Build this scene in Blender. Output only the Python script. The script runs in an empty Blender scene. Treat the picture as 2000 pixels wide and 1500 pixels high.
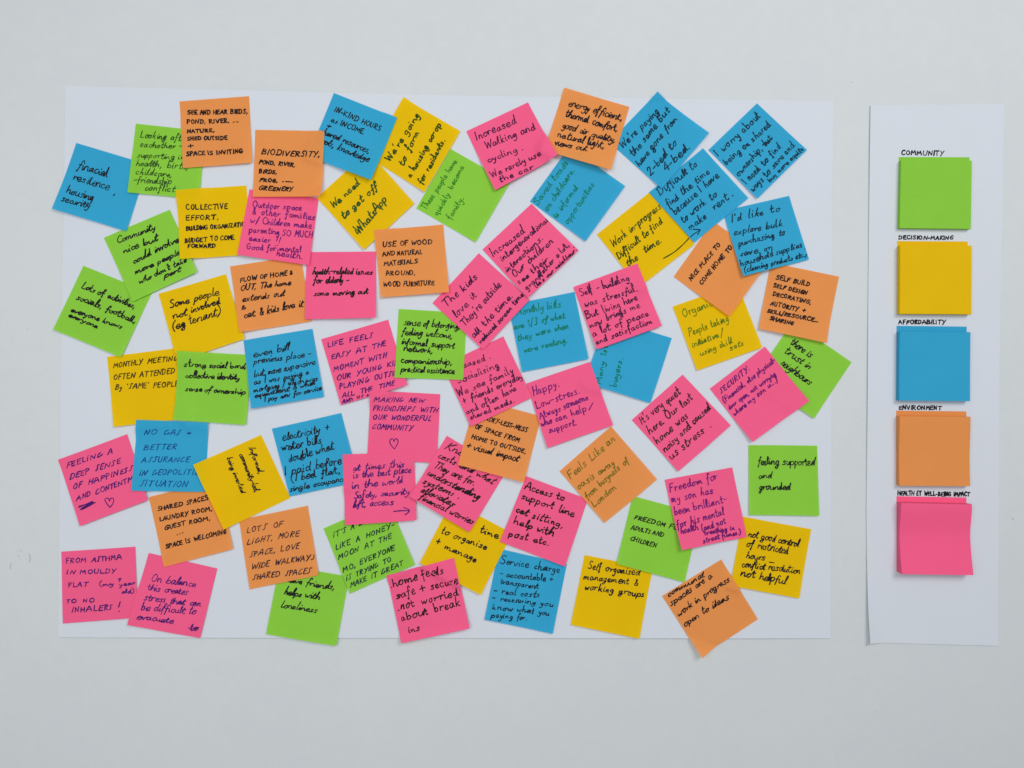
import bpy, math, random
import numpy as np

# ------------------------------------------------------------------ camera, light, exposure
# Plan of the wall: x to the right and y downwards in "plan units"; one unit is 0.555 mm
# (a sticky note is about 137 units = 76 mm).  Heights are measured out from the wall.
S = 0.000555
DIST = 1450.0


def W(x, y, h=0.0):
    return ((x - 1000.0) * S, -h * S, (750.0 - y) * S)


scene = bpy.context.scene
cam_data = bpy.data.cameras.new("camera")
cam_data.sensor_width = 36.0
cam_data.lens = 36.0 * DIST / 2000.0
cam_data.clip_start = 0.01
cam_data.clip_end = 20.0
cam = bpy.data.objects.new("camera", cam_data)
cam.location = (0.0, -DIST * S, 0.0)
cam.rotation_euler = (math.radians(90), 0, 0)
scene.collection.objects.link(cam)
scene.camera = cam

world = bpy.data.worlds.new("World")
scene.world = world
world.use_nodes = True
bg = world.node_tree.nodes["Background"]
bg.inputs[0].default_value = (0.90, 0.965, 1.0, 1)
bg.inputs[1].default_value = 0.32


def area(name, loc, target, sx, sy, power, col):
    d = bpy.data.lights.new(name, 'AREA')
    d.shape = 'RECTANGLE'
    d.size = sx
    d.size_y = sy
    d.energy = power
    d.color = col
    o = bpy.data.objects.new(name, d)
    o.location = loc
    from mathutils import Vector
    v = Vector(target) - Vector(loc)
    o.rotation_euler = v.to_track_quat('-Z', 'Y').to_euler()
    scene.collection.objects.link(o)
    return o


area("window_light", (1.00, -1.70, 0.95), (0.10, 0.0, 0.0), 1.0, 0.8, 18.0, (1.0, 0.985, 0.965))
area("fill_light", (-0.52, -1.50, 0.12), (-0.25, 0.0, 0.0), 1.2, 1.0, 10.4, (1.0, 0.985, 0.965))  # added fill lamp at front left, evens out the brightness across the wall

vs = scene.view_settings
vs.view_transform = 'Standard'
vs.look = 'None'
vs.exposure = 0.0
vs.gamma = 1.0
scene.display_settings.display_device = 'sRGB'
scene.render.engine = 'CYCLES'
scene.cycles.max_bounces = 6
scene.cycles.diffuse_bounces = 4

# ------------------------------------------------------------------ materials
KLIGHT = 0.94      # rough irradiance factor, so that base colours are real-world albedos


def lin(c):
    out = []
    for v in c:
        v /= 255.0
        out.append(v / 12.92 if v <= 0.04045 else ((v + 0.055) / 1.055) ** 2.4)
    return out


def new_mat(name):
    m = bpy.data.materials.new(name)
    m.use_nodes = True
    nt = m.node_tree
    return m, nt, nt.nodes["Principled BSDF"], nt.nodes["Material Output"]


def paper_mat(name, rgb, translucent=0.0, grain=0.035, bump=0.12, scale=900.0, rough=0.75, soft=0.0):
    m, nt, p, out = new_mat(name)
    base = [min(0.98, v / KLIGHT) for v in lin(rgb)]
    if translucent > 0:     # the share that goes through and comes back from the white sheet is not lost
        base = [min(0.99, v / (1 - translucent + 0.7 * translucent ** 2 * v)) for v in base]
    tc = nt.nodes.new("ShaderNodeTexCoord")
    n1 = nt.nodes.new("ShaderNodeTexNoise")
    n1.inputs["Scale"].default_value = scale
    n1.inputs["Detail"].default_value = 4.0
    n1.inputs["Roughness"].default_value = 0.65
    nt.links.new(tc.outputs["Object"], n1.inputs["Vector"])
    n2 = nt.nodes.new("ShaderNodeTexNoise")
    n2.inputs["Scale"].default_value = 22.0
    n2.inputs["Detail"].default_value = 3.0
    nt.links.new(tc.outputs["Object"], n2.inputs["Vector"])
    add = nt.nodes.new("ShaderNodeMath")
    add.operation = 'MULTIPLY_ADD'
    add.inputs[1].default_value = 0.55
    nt.links.new(n2.outputs["Fac"], add.inputs[0])
    nt.links.new(n1.outputs["Fac"], add.inputs[2])
    ramp = nt.nodes.new("ShaderNodeValToRGB")
    ramp.color_ramp.elements[0].position = 0.5
    ramp.color_ramp.elements[1].position = 1.05
    lo = [v * (1 - grain) for v in base]
    hi = [min(0.99, v * (1 + grain)) for v in base]
    ramp.color_ramp.elements[0].color = (*lo, 1)
    ramp.color_ramp.elements[1].color = (*hi, 1)
    nt.links.new(add.outputs[0], ramp.inputs[0])
    nt.links.new(ramp.outputs[0], p.inputs["Base Color"])
    p.inputs["Roughness"].default_value = rough
    p.inputs["Specular IOR Level"].default_value = 0.12
    b = nt.nodes.new("ShaderNodeBump")
    b.inputs["Strength"].default_value = bump
    b.inputs["Distance"].default_value = 0.0002
    nt.links.new(n1.outputs["Fac"], b.inputs["Height"])
    nt.links.new(b.outputs[0], p.inputs["Normal"])
    if translucent > 0:
        tr = nt.nodes.new("ShaderNodeBsdfTranslucent")
        nt.links.new(ramp.outputs[0], tr.inputs[0])
        mix = nt.nodes.new("ShaderNodeMixShader")
        mix.inputs[0].default_value = translucent
        nt.links.new(p.outputs[0], mix.inputs[1])
        nt.links.new(tr.outputs[0], mix.inputs[2])
        nt.links.new(mix.outputs[0], out.inputs[0])
    return m


def wall_mat():
    m, nt, p, out = new_mat("painted_plaster")
    base = [v / KLIGHT for v in lin((204, 209, 212))]
    tc = nt.nodes.new("ShaderNodeTexCoord")

    def noise(scale, detail, rough=0.6):
        n = nt.nodes.new("ShaderNodeTexNoise")
        n.inputs["Scale"].default_value = scale
        n.inputs["Detail"].default_value = detail
        n.inputs["Roughness"].default_value = rough
        nt.links.new(tc.outputs["Object"], n.inputs["Vector"])
        return n
    big = noise(5.0, 4.0)
    mid = noise(60.0, 5.0, 0.7)
    fine = noise(420.0, 3.0)
    a = nt.nodes.new("ShaderNodeMath"); a.operation = 'MULTIPLY_ADD'
    a.inputs[1].default_value = 0.8
    nt.links.new(big.outputs["Fac"], a.inputs[0]); nt.links.new(mid.outputs["Fac"], a.inputs[2])
    ramp = nt.nodes.new("ShaderNodeValToRGB")
    ramp.color_ramp.elements[0].position = 0.55
    ramp.color_ramp.elements[1].position = 1.25
    ramp.color_ramp.elements[0].color = (base[0] * .972, base[1] * .972, base[2] * .985, 1)
    ramp.color_ramp.elements[1].color = (base[0] * 1.028, base[1] * 1.025, base[2] * 1.012, 1)
    nt.links.new(a.outputs[0], ramp.inputs[0])
    nt.links.new(ramp.outputs[0], p.inputs["Base Color"])
    p.inputs["Roughness"].default_value = 0.6
    p.inputs["Specular IOR Level"].default_value = 0.3
    h = nt.nodes.new("ShaderNodeMath"); h.operation = 'MULTIPLY_ADD'
    h.inputs[1].default_value = 0.35
    nt.links.new(fine.outputs["Fac"], h.inputs[0]); nt.links.new(mid.outputs["Fac"], h.inputs[2])
    b = nt.nodes.new("ShaderNodeBump")
    b.inputs["Strength"].default_value = 0.36
    b.inputs["Distance"].default_value = 0.0008
    nt.links.new(h.outputs[0], b.inputs["Height"])
    nt.links.new(b.outputs[0], p.inputs["Normal"])
    return m


NOTE_RGB = {
    'green': (133, 194, 62), 'yellow': (222, 179, 4), 'blue': (50, 157, 198),
    'orange': (222, 141, 77), 'pink': (242, 92, 136),
}
# how much light each paper lets through: a note lying over another one reads a little darker
THROUGH = {'green': 0.22, 'yellow': 0.24, 'blue': 0.20, 'orange': 0.22, 'pink': 0.06}
NOTE_MAT = {k: paper_mat(k + "_note_paper", v, translucent=THROUGH[k], grain=0.05) for k, v in NOTE_RGB.items()}
PAD_MAT = {k: paper_mat(k + "_pad_paper", v, grain=0.05) for k, v in NOTE_RGB.items()}
SHEET_MAT = paper_mat("white_drawing_paper", (209, 214, 223), grain=0.014, bump=0.06)
WALL_MAT = wall_mat()

INK_CACHE = {}


def ink_mat(rgb):
    if rgb in INK_CACHE:
        return INK_CACHE[rgb]
    m, nt, p, out = new_mat("marker_ink")
    base = [v / KLIGHT for v in lin(rgb)]
    tc = nt.nodes.new("ShaderNodeTexCoord")
    n = nt.nodes.new("ShaderNodeTexNoise")
    n.inputs["Scale"].default_value = 260.0
    n.inputs["Detail"].default_value = 3.0
    nt.links.new(tc.outputs["Object"], n.inputs["Vector"])
    ramp = nt.nodes.new("ShaderNodeValToRGB")
    ramp.color_ramp.elements[0].position = 0.3
    ramp.color_ramp.elements[1].position = 0.75
    ramp.color_ramp.elements[0].color = (*[v * 0.75 for v in base], 1)
    ramp.color_ramp.elements[1].color = (*[v * 1.3 + 0.004 for v in base], 1)
    nt.links.new(n.outputs["Fac"], ramp.inputs[0])
    nt.links.new(ramp.outputs[0], p.inputs["Base Color"])
    p.inputs["Roughness"].default_value = 0.7
    p.inputs["Specular IOR Level"].default_value = 0.15
    INK_CACHE[rgb] = m
    return m


# ------------------------------------------------------------------ object helpers
def link(name, verts, faces, mat, parent=None, smooth=False):
    me = bpy.data.meshes.new(name)
    me.from_pydata([tuple(map(float, v)) for v in verts], [], faces)
    me.materials.append(mat)
    if smooth:
        me.polygons.foreach_set("use_smooth", [True] * len(me.polygons))
    me.update()
    o = bpy.data.objects.new(name, me)
    scene.collection.objects.link(o)
    if parent is not None:
        o.parent = parent
    return o


def tag(o, label=None, category=None, group=None, kind=None):
    if label: o["label"] = label
    if category: o["category"] = category
    if group: o["group"] = group
    if kind: o["kind"] = kind
    return o


# ------------------------------------------------------------------ the wall
def grid_faces(nx, ny):
    f = []
    for j in range(ny):
        for i in range(nx):
            a = j * (nx + 1) + i
            f.append((a, a + nx + 1, a + nx + 2, a + 1))
    return f


def build_wall():
    x0, x1, y0, y1 = -1500, 3500, -1300, 2800
    v = [W(x0, y0), W(x1, y0), W(x1, y1), W(x0, y1), W(x0, y0, -180), W(x1, y0, -180), W(x1, y1, -180), W(x0, y1, -180)]
    f = [(0, 3, 2, 1), (4, 5, 6, 7), (0, 1, 5, 4), (1, 2, 6, 5), (2, 3, 7, 6), (3, 0, 4, 7)]
    return tag(link("wall", v, f, WALL_MAT), kind="structure")


WALL = build_wall()

# height map of everything laid on the wall, in plan units, cells of 2 units
CELL = 2.0
HM = np.zeros((760, 1010))


def hm_at(x, y):
    i = np.clip((np.asarray(y) / CELL).astype(int), 0, HM.shape[0] - 1)
    j = np.clip((np.asarray(x) / CELL).astype(int), 0, HM.shape[1] - 1)
    return HM[i, j]


def dilate(a, r):
    out = a.copy()
    for _ in range(r):
        b = out.copy()
        b[1:, :] = np.maximum(b[1:, :], out[:-1, :]); b[:-1, :] = np.maximum(b[:-1, :], out[1:, :])
        b[:, 1:] = np.maximum(b[:, 1:], out[:, :-1]); b[:, :-1] = np.maximum(b[:, :-1], out[:, 1:])
        out = b
    return out


class Quad:
    """A sheet with four plan corners (top left, top right, bottom right, bottom left) and a height grid."""

    def __init__(self, c, n=26):
        self.c = np.array(c, float)
        self.n = n
        t = np.linspace(0, 1, n + 1)
        self.U, self.V = np.meshgrid(t, t)
        p = self.pos(self.U, self.V)
        self.X, self.Y = p
        self.H = np.zeros_like(self.U)

    def pos(self, u, v):
        a, b, c, d = self.c
        w = [(1 - u) * (1 - v), u * (1 - v), u * v, (1 - u) * v]
        return (w[0] * a[0] + w[1] * b[0] + w[2] * c[0] + w[3] * d[0],
                w[0] * a[1] + w[1] * b[1] + w[2] * c[1] + w[3] * d[1])

    def uv(self, x, y):
        x = np.asarray(x, float); y = np.asarray(y, float)
        u = np.full(x.shape, .5); v = np.full(x.shape, .5)
        a, b, c, d = self.c
        for _ in range(5):
            px, py = self.pos(u, v)
            du = ((1 - v) * (b[0] - a[0]) + v * (c[0] - d[0]), (1 - v) * (b[1] - a[1]) + v * (c[1] - d[1]))
            dv = ((1 - u) * (d[0] - a[0]) + u * (c[0] - b[0]), (1 - u) * (d[1] - a[1]) + u * (c[1] - b[1]))
            det = du[0] * dv[1] - du[1] * dv[0]
            ex, ey = x - px, y - py
            u = u + (ex * dv[1] - ey * dv[0]) / det
            v = v + (ey * du[0] - ex * du[1]) / det
        return u, v

    def height(self, u, v):
        n = self.n
        fu = np.clip(u, 0, 1) * n; fv = np.clip(v, 0, 1) * n
        i = np.minimum(fu.astype(int), n - 1); j = np.minimum(fv.astype(int), n - 1)
        a = fu - i; b = fv - j
        H = self.H
        return (H[j, i] * (1 - a) * (1 - b) + H[j, i + 1] * a * (1 - b) + H[j + 1, i] * (1 - a) * b + H[j + 1, i + 1] * a * b)

    def rest(self, curl, gap=0.7):
        """lay the sheet over whatever is already on the wall, then add its own curl"""
        raw = hm_at(self.X, self.Y)
        local = dilate(raw, 2)
        s = local.copy()
        for _ in range(14):
            p = np.pad(s, 1, mode='edge')
            s = (p[1:-1, :-2] + p[1:-1, 2:] + p[:-2, 1:-1] + p[2:, 1:-1] + 2 * p[1:-1, 1:-1]) / 6
            s = np.maximum(s, local - 0.15)
        self.H = np.maximum(s, raw) + gap + curl
        self.stamp()

    def stamp(self):
        x0, y0 = self.c.min(0); x1, y1 = self.c.max(0)
        ys = np.arange(int(y0 / CELL), int(y1 / CELL) + 1)
        xs = np.arange(int(x0 / CELL), int(x1 / CELL) + 1)
        gx, gy = np.meshgrid(xs, ys)
        u, v = self.uv(gx * CELL + 1, gy * CELL + 1)
        m = (u >= -0.01) & (u <= 1.01) & (v >= -0.01) & (v <= 1.01)
        h = self.height(u, v)
        yy, xx = gy[m], gx[m]
        ok = (yy >= 0) & (yy < HM.shape[0]) & (xx >= 0) & (xx < HM.shape[1])
        HM[yy[ok], xx[ok]] = np.maximum(HM[yy[ok], xx[ok]], h[m][ok])

    def mesh(self, name, mat, parent=None, thick=0.2, wob=None):
        n = self.n
        X, Y = self.X.copy(), self.Y.copy()
        if wob is not None:
            X += wob[0]; Y += wob[1]
        top = [W(x, y, h) for x, y, h in zip(X.ravel(), Y.ravel(), self.H.ravel())]
        return link(name, top, grid_faces(n, n), mat, parent, smooth=True)


# ------------------------------------------------------------------ handwriting
# strokes of each letter: cap height = 100, baseline = 0; "!" marks a sharp turn
GL = {
    'A': (62, "0,0 30,100! 58,-2;12,36 50,40"),
    'B': (58, "6,100 5,0;3,98 38,94 44,72 8,54! 48,44 50,12 3,1"),
    'C': (56, "55,86 34,100 8,68 8,24 30,0 56,12"),
    'D': (62, "7,100 6,0;3,98 42,90 56,52 42,10 2,0"),
    'E': (50, "48,99 6,97! 6,2! 50,3;6,52 40,55"),
    'F': (48, "50,100 6,97! 5,-2;6,50 38,54"),
    'G': (62, "54,86 32,100 7,62 10,16 34,0 55,18 57,46! 32,44"),
    'H': (60, "6,100 6,0;54,100 53,-2;6,50 54,54"),
    'I': (18, "9,100 9,0"),
    'J': (44, "38,100 38,20 20,-2 2,14"),
    'K': (56, "6,100 6,0;52,98 8,46! 54,-2"),
    'L': (48, "7,100 6,2! 48,4"),
    'M': (74, "4,0 12,100! 36,34! 61,100! 70,0"),
    'N': (62, "6,0 7,100! 53,0! 55,100"),
    'O': (64, "34,100 9,76 8,28 32,0 56,24 56,74 32,100 26,96"),
    'P': (52, "6,100 6,-4;3,98 40,94 46,66 6,46"),
    'Q': (64, "34,100 9,76 8,28 32,0 56,24 56,74 32,100;38,26 62,-8"),
    'R': (56, "6,100 6,0;3,98 38,95 44,68 8,50! 54,-2"),
    'S': (52, "48,90 28,100 9,82 22,56 42,42 46,16 24,0 4,12"),
    'T': (56, "0,97 57,100;28,98 27,-2"),
    'U': (58, "5,100 8,24 28,0 48,20 53,100"),
    'V': (56, "2,100 28,0! 56,102"),
    'W': (82, "2,100 20,0! 40,76! 60,0! 82,102"),
    'X': (54, "4,100 52,0;52,100 2,0"),
    'Y': (56, "2,100 28,48;56,102 14,-12"),
    'Z': (54, "4,98 50,98! 4,2! 52,2"),
    'a': (46, "38,44 20,50 4,30 8,4 24,4 38,42! 37,12 48,4"),
    'b': (44, "4,100 5,0! 8,32 26,48 41,28 28,2 6,6"),
    'c': (38, "36,42 20,50 4,26 18,0 38,10"),
    'd': (46, "38,42 20,50 4,28 10,2 28,8 40,100! 40,12 48,4"),
    'e': (40, "4,22 36,30 30,52 12,47 4,18 18,-2 43,8"),
    'f': (34, "38,90 24,100 16,70 14,-34;0,46 32,50"),
    'g': (44, "38,44 20,50 4,30 14,8 34,18 38,46! 36,-20 18,-46 2,-32"),
    'h': (46, "4,100 5,0! 8,30 26,50 37,36 38,6 46,3"),
    'i': (18, "6,48 7,8 16,3;9,72 11,75"),
    'j': (18, "10,48 9,-20 -6,-40;10,72 12,75"),
    'k': (42, "4,100 5,0;34,50 8,22! 38,0"),
    'l': (20, "8,100 6,14 18,3"),
    'm': (68, "4,48 5,0! 8,34 20,50 28,34 28,2! 34,36 46,50 54,34 56,8 64,3"),
    'n': (46, "4,48 5,0! 8,32 24,50 36,36 37,8 46,3"),
    'o': (42, "26,50 6,36 7,8 22,0 37,18 34,44 22,50 42,46"),
    'p': (46, "4,48 4,-46! 5,20 14,46 32,48 41,26 26,0 6,6"),
    'q': (46, "38,44 20,50 4,28 12,4 30,10 38,46! 38,-45 46,-34"),
    'r': (34, "4,48 6,0! 8,28 20,48 33,44"),
    's': (36, "32,44 18,50 8,38 28,18 22,0 2,6"),
    't': (32, "14,90 13,12 20,0 32,8;0,56 30,60"),
    'u': (46, "4,48 6,12 20,0 35,20 38,48! 38,10 48,3"),
    'v': (40, "2,48 18,0! 38,50"),
    'w': (58, "2,48 14,2! 28,40! 40,2 54,50"),
    'x': (40, "4,48 36,0;36,50 2,0"),
    'y': (42, "4,48 8,22 20,14 36,32 38,48! 34,-20 18,-46 2,-34"),
    'z': (40, "4,48 34,48! 4,2! 38,3"),
    '1': (22, "4,84 16,100! 15,0"), '2': (48, "6,80 26,100 42,76 4,2! 46,3"),
    '3': (46, "6,92 30,98 36,74 18,54! 40,34 28,2 4,8"), '4': (52, "30,100 4,34! 50,36;38,60 36,-4"),
    '9': (44, "38,80 20,98 6,74 22,58 38,82! 32,0"),
    '.': (20, "8,2 12,4"), ',': (22, "12,8 4,-18"), "'": (16, "10,102 6,82"),
    '!': (20, "12,100 8,30;7,3 9,4"), '-': (40, "4,36 36,39"), '_': (48, "2,8 46,10"), '=': (46, "4,48 42,50;4,24 42,26"),
    '+': (50, "24,74 24,14;2,42 48,46"), '/': (40, "36,108 2,-18"), '(': (30, "28,112 8,70 8,20 26,-22"),
    ')': (30, "2,112 22,70 22,20 2,-22"), '&': (52, "46,34 24,0 6,18 30,66 24,88 12,72 48,2"),
    '@': (54, "30,84 8,50 26,12 50,40 30,70 24,60! 22,-10"),
    '~': (48, "2,40 20,46 46,40"),
}
NOJOIN_OUT = set("bfgjpsqxyzk")
NOJOIN_IN = set("xzksc")


def parse(s):
    out = []
    for st in s.split(';'):
        pts = []
        for tok in st.split():
            sharp = tok.endswith('!')
            x, y = tok.rstrip('!').split(',')
            pts.append((float(x), float(y), sharp))
        out.append(pts)
    return out


GLYPH = {k: (w, parse(s)) for k, (w, s) in GL.items()}


def spline(pts):
    """Catmull-Rom through points, broken at sharp ones"""
    runs, cur = [], []
    for p in pts:
        cur.append(p[:2])
        if p[2] and len(cur) > 1:
            runs.append(cur); cur = [p[:2]]
    if len(cur) > 1:
        runs.append(cur)
    res = []
    for r in runs:
        P = [r[0]] + r + [r[-1]]
        for i in range(1, len(P) - 2):
            p0, p1, p2, p3 = (np.array(P[k]) for k in (i - 1, i, i + 1, i + 2))
            L = np.hypot(*(p2 - p1))
            k = max(2, int(L / 1.3))
            for t in np.arange(k) / k:
                res.append(0.5 * (2 * p1 + (p2 - p0) * t + (2 * p0 - 5 * p1 + 4 * p2 - p3) * t * t + (3 * p1 - p0 - 3 * p2 + p3) * t ** 3))
    res.append(np.array(runs[-1][-1]))
    return np.array(res)


ALT = {     # other ways the same letter gets written
    'a': (46, "36,40 18,50 4,28 10,2 26,6 36,46! 35,8 46,6"),
    'f': (34, "36,80 30,102 18,84 16,20 12,-36 4,-20;2,46 32,50"),
    'g': (44, "38,44 20,52 4,30 12,6 30,14 38,46! 32,-30 14,-44 0,-26 30,-6 44,2"),
    'h': (46, "6,96 12,104 8,60 4,0! 10,34 28,46 36,30 36,4 46,4"),
    'l': (22, "6,10 20,80 14,104 6,80 8,14 20,3"),
    'n': (46, "3,46 6,2! 14,36 28,48 34,30 36,4 46,5"),
    'r': (34, "2,44 10,46 8,0! 12,30 26,48 34,44"),
    's': (34, "30,46 14,48 10,34 28,16 18,0 0,4"),
    't': (34, "18,88 10,30 14,2 26,0 36,10;2,60 34,64"),
    'y': (42, "4,48 10,16 24,14 37,48! 24,-14 8,-46 0,-30"),
    'd': (46, "36,42 18,50 4,26 12,2 28,10 36,60 40,102! 38,14 48,6"),
    'k': (42, "6,100 4,0! 10,26 32,46 14,24! 40,0"),
    'u': (46, "3,48 4,14 16,0 32,14 38,50! 36,6 46,4"),
    'w': (58, "2,46 10,2 26,30! 36,0 56,46"),
    'm': (70, "2,44 6,0! 16,42 24,40 28,4! 38,40 50,44 54,24 56,4 66,6"),
    'A': (62, "0,-2 26,98! 40,96! 60,0;4,34 56,42"),
    'R': (56, "6,98 8,-2;0,92 34,102 46,76 10,52! 52,0"),
    'N': (62, "4,0 10,98! 48,4! 58,104"),
    'D': (60, "10,96 6,4;0,94 30,100 56,66 44,14 0,2"),
}
ALT = {k: (w, parse(t)) for k, (w, t) in ALT.items()}
DOTCAPS = {'G': (66, parse("40,98 14,70 8,6! 34,10 52,48! 48,10! 66,46")), 'S': (50, parse("50,94 28,100 22,78 30,40 22,6 2,4")),
           'I': (20, parse("9,72 8,0;11,98 13,101")), 'C': (54, parse("46,96 20,80 8,10 26,0 54,18"))}

STYLE = {   # slant, join chance, jitter, letter gap, word gap
    'caps': (0.05, 0.0, 2.6, 16, 46),
    'dotcaps': (0.20, 0.0, 2.4, 18, 62),
    'print': (0.12, 0.30, 2.4, 13, 44),
    'script': (0.16, 0.92, 2.6, 6, 40),
    'loose': (0.24, 0.75, 3.0, 8, 42),
}


def write_line(text, x0, y0, x1, y1, h, style, rng, hand=None):
    """strokes (lists of sharp-flagged plan points) of one written line between two baseline points"""
    slant, join, jit, gap, wgap = STYLE[style]
    xh, altp, lean, loose = hand or (1.0, 0.4, 0.0, 1.0)
    wide = 1.0
    pen = 0.0
    strokes = []
    chain = None
    can_join = False
    drift = 0.0
    for ch in text:
        if ch == ' ':
            pen += wgap * rng.uniform(.8, 1.3)
            chain = None; can_join = False
            drift = rng.uniform(-3, 3)
            continue
        w, st = GLYPH[ch]
        if style == 'dotcaps' and ch in DOTCAPS:
            w, st = DOTCAPS[ch]
        elif ch in ALT and rng.random() < altp:
            w, st = ALT[ch]
        low = ch.islower()
        k = 1.25 * loose if low else 1.0 * loose
        sc = 1 + rng.uniform(-.10, .10) * k; sx = wide * (1 + rng.uniform(-.15, .15) * k)
        sl = slant + lean + rng.uniform(-.07, .07) * k
        rot = rng.uniform(-.05, .05) * k; by = drift + rng.uniform(-3.5, 3.5) * loose
        # a slow bend of the whole letter, plus a little tremor
        b1, b2 = rng.uniform(-.10, .10), rng.uniform(-.08, .08)

        def tr(p):
            y = p[1]
            if low:
                y = y * xh if y <= 52 else 52 * xh + (y - 52) * (100 - 52 * xh) / 48.0
            u, v = p[0] / max(w, 1) - .5, y / 100.0 - .4
            x = p[0] * sx + 40 * b1 * v * v + rng.gauss(0, jit * .5)
            y = y * sc + 60 * b2 * u * u + rng.gauss(0, jit * .5)
            x, y = x - y * rot, y + x * rot
            return (pen + x + sl * y, y + by, p[2])
        letters = [[tr(p) for p in q] for q in st]
        if low and can_join and chain is not None and ch not in NOJOIN_IN and rng.random() < join:
            last = chain[-1]
            chain[-1] = (last[0], last[1], False)
            chain.extend(letters[0])
        else:
            chain = letters[0]
            strokes.append(chain)
        strokes.extend(letters[1:])
        can_join = low and ch not in NOJOIN_OUT
        pen += w * sx + gap * rng.uniform(.7, 1.4)
    total = max(pen - gap, 1.0)
    dx, dy = x1 - x0, y1 - y0
    L = math.hypot(dx, dy)
    ex, ey = dx / L, dy / L
    nx, ny = ey, -ex
    kx, ky = L / total, h / 100.0
    ph = rng.uniform(0, 6.28); amp = h * 0.045
    out = []
    for s in strokes:
        q = []
        for (x, y, sh) in s:
            a = x * kx
            b = y * ky + amp * math.sin(ph + a / (h * 2.2))
            q.append((x0 + ex * a + nx * b, y0 + ey * a + ny * b, sh))
        out.append(q)
    return out


class Ink:
    def __init__(self, quad, width, rng):
        self.q, self.w, self.rng = quad, width, rng
        self.v, self.f = [], []
        self.k = 0

    def stroke(self, pts, width=None):
        w = (width or self.w) * self.rng.uniform(.82, 1.14)
        if len(pts) < 2:
            return
        P = spline(pts)
        if len(P) < 2:
            return
        d = np.hypot(*(P[1:] - P[:-1]).T)
        keep = np.concatenate([[True], d > 0.05])
        P = P[keep]
        if len(P) < 2:
            return
        T = np.gradient(P, axis=0)
        T /= np.maximum(np.hypot(T[:, 0], T[:, 1]), 1e-6)[:, None]
        # round ends
        r = w / 2
        P = np.vstack([P[0] - T[0] * r, P[0] - T[0] * r * .7, P, P[-1] + T[-1] * r * .7, P[-1] + T[-1] * r])
        T = np.vstack([T[0], T[0], T, T[-1], T[-1]])
        n = len(P)
        ph = self.rng.uniform(0, 6.28)
        prof = 1 + 0.13 * np.sin(ph + np.arange(n) * 0.33) + 0.05 * np.sin(ph * 2 + np.arange(n) * 1.1)
        prof[0] = .30; prof[1] = .74; prof[-2] = .70; prof[-1] = .26
        N = np.stack([T[:, 1], -T[:, 0]], 1)
        A = P + N * (r * prof)[:, None]
        B = P - N * (r * prof)[:, None]
        ua, va = self.q.uv(A[:, 0], A[:, 1]); ub, vb = self.q.uv(B[:, 0], B[:, 1])
        inside = lambda u, v: (u > .004) & (u < .996) & (v > .004) & (v < .996)
        ok = inside(ua, va) & inside(ub, vb)
        h0 = 0.10 + 0.0022 * self.k + 0.0004 * np.arange(n)
        self.k += 1
        ha = self.q.height(ua, va) + h0
        hb = self.q.height(ub, vb) + h0
        base = len(self.v)
        for i in range(n):
            self.v.append(W(A[i, 0], A[i, 1], ha[i])); self.v.append(W(B[i, 0], B[i, 1], hb[i]))
        for i in range(n - 1):
            if ok[i] and ok[i + 1]:
                a = base + 2 * i
                self.f.append((a, a + 1, a + 3, a + 2))

    def build(self, name, mat, parent):
        used = sorted({i for f in self.f for i in f})
        if not used:
            return None
        idx = {o: n for n, o in enumerate(used)}
        return link(name, [self.v[i] for i in used], [tuple(idx[i] for i in f) for f in self.f], mat, parent)


def poly(s):
    return [(float(a), float(b), False) if not b.endswith('!') else (float(a), float(b[:-1]), True)
            for a, b in (t.split(',') for t in s.split())]


# ------------------------------------------------------------------ paper sheets on the wall
def sheet_grid(left, right, nx, ny, hfun):
    """left / right: functions of t (0 top, 1 bottom) giving plan points"""
    V, H = [], []
    for j in range(ny + 1):
        t = j / ny
        (xa, ya), (xb, yb) = left(t), right(t)
        for i in range(nx + 1):
            s = i / nx
            V.append((xa + (xb - xa) * s, ya + (yb - ya) * s)); H.append(hfun(s, t))
    return V, H


def piece(t, pts):
    for (ta, xa, ya), (tb, xb, yb) in zip(pts, pts[1:]):
        if t <= tb:
            k = (t - ta) / (tb - ta)
            return (xa + (xb - xa) * k, ya + (yb - ya) * k)
    return pts[-1][1:]


def paper_sheet(name, left, right, nx, ny, hfun, top_bow):
    V, H = sheet_grid(left, right, nx, ny, hfun)
    V = [(x, y + top_bow(i % (nx + 1) / nx, i // (nx + 1) / ny)) for i, (x, y) in enumerate(V)]
    top = [W(x, y, h) for (x, y), h in zip(V, H)]
    bot = [W(x, y, h - 0.3) for (x, y), h in zip(V, H)]
    N = len(top)
    f = grid_faces(nx, ny)
    f += [tuple(i + N for i in reversed(q)) for q in f]
    rim = [i for i in range(nx)] + [nx + (nx + 1) * j for j in range(ny)] + \
          [(nx + 1) * ny + nx - i for i in range(nx)] + [(nx + 1) * (ny - j) for j in range(ny)]
    for a, b in zip(rim, rim[1:] + rim[:1]):
        f.append((a, b, b + N, a + N))
    o = link(name, top + bot, f, SHEET_MAT, smooth=False)
    for (x, y), h in zip(V, H):
        pass
    return o, V, H


def sheet_h(s, t):
    """the big sheet hangs with shallow waves and its top and bottom edges stand off a little"""
    wave = 0.9 * math.sin(s * 7.3 + 1.4 * math.sin(t * 3)) + 0.7 * math.sin(t * 5.1 + s * 3.0) + 0.5 * math.sin(s * 17 - t * 4)
    return max(0.45, 1.0 + wave * min(1, 8 * min(s, 1 - s, t + .02, 1.02 - t)) + 1.6 * min(1, 9 * min(s, 1 - s)) * min(1, t / .1 + .3) \
        + 1.6 * max(0, 1 - t / .07) ** 2 * math.sin(s * 6.5) ** 2 + 1.1 * max(0, (t - .94) / .06) ** 2)


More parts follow.
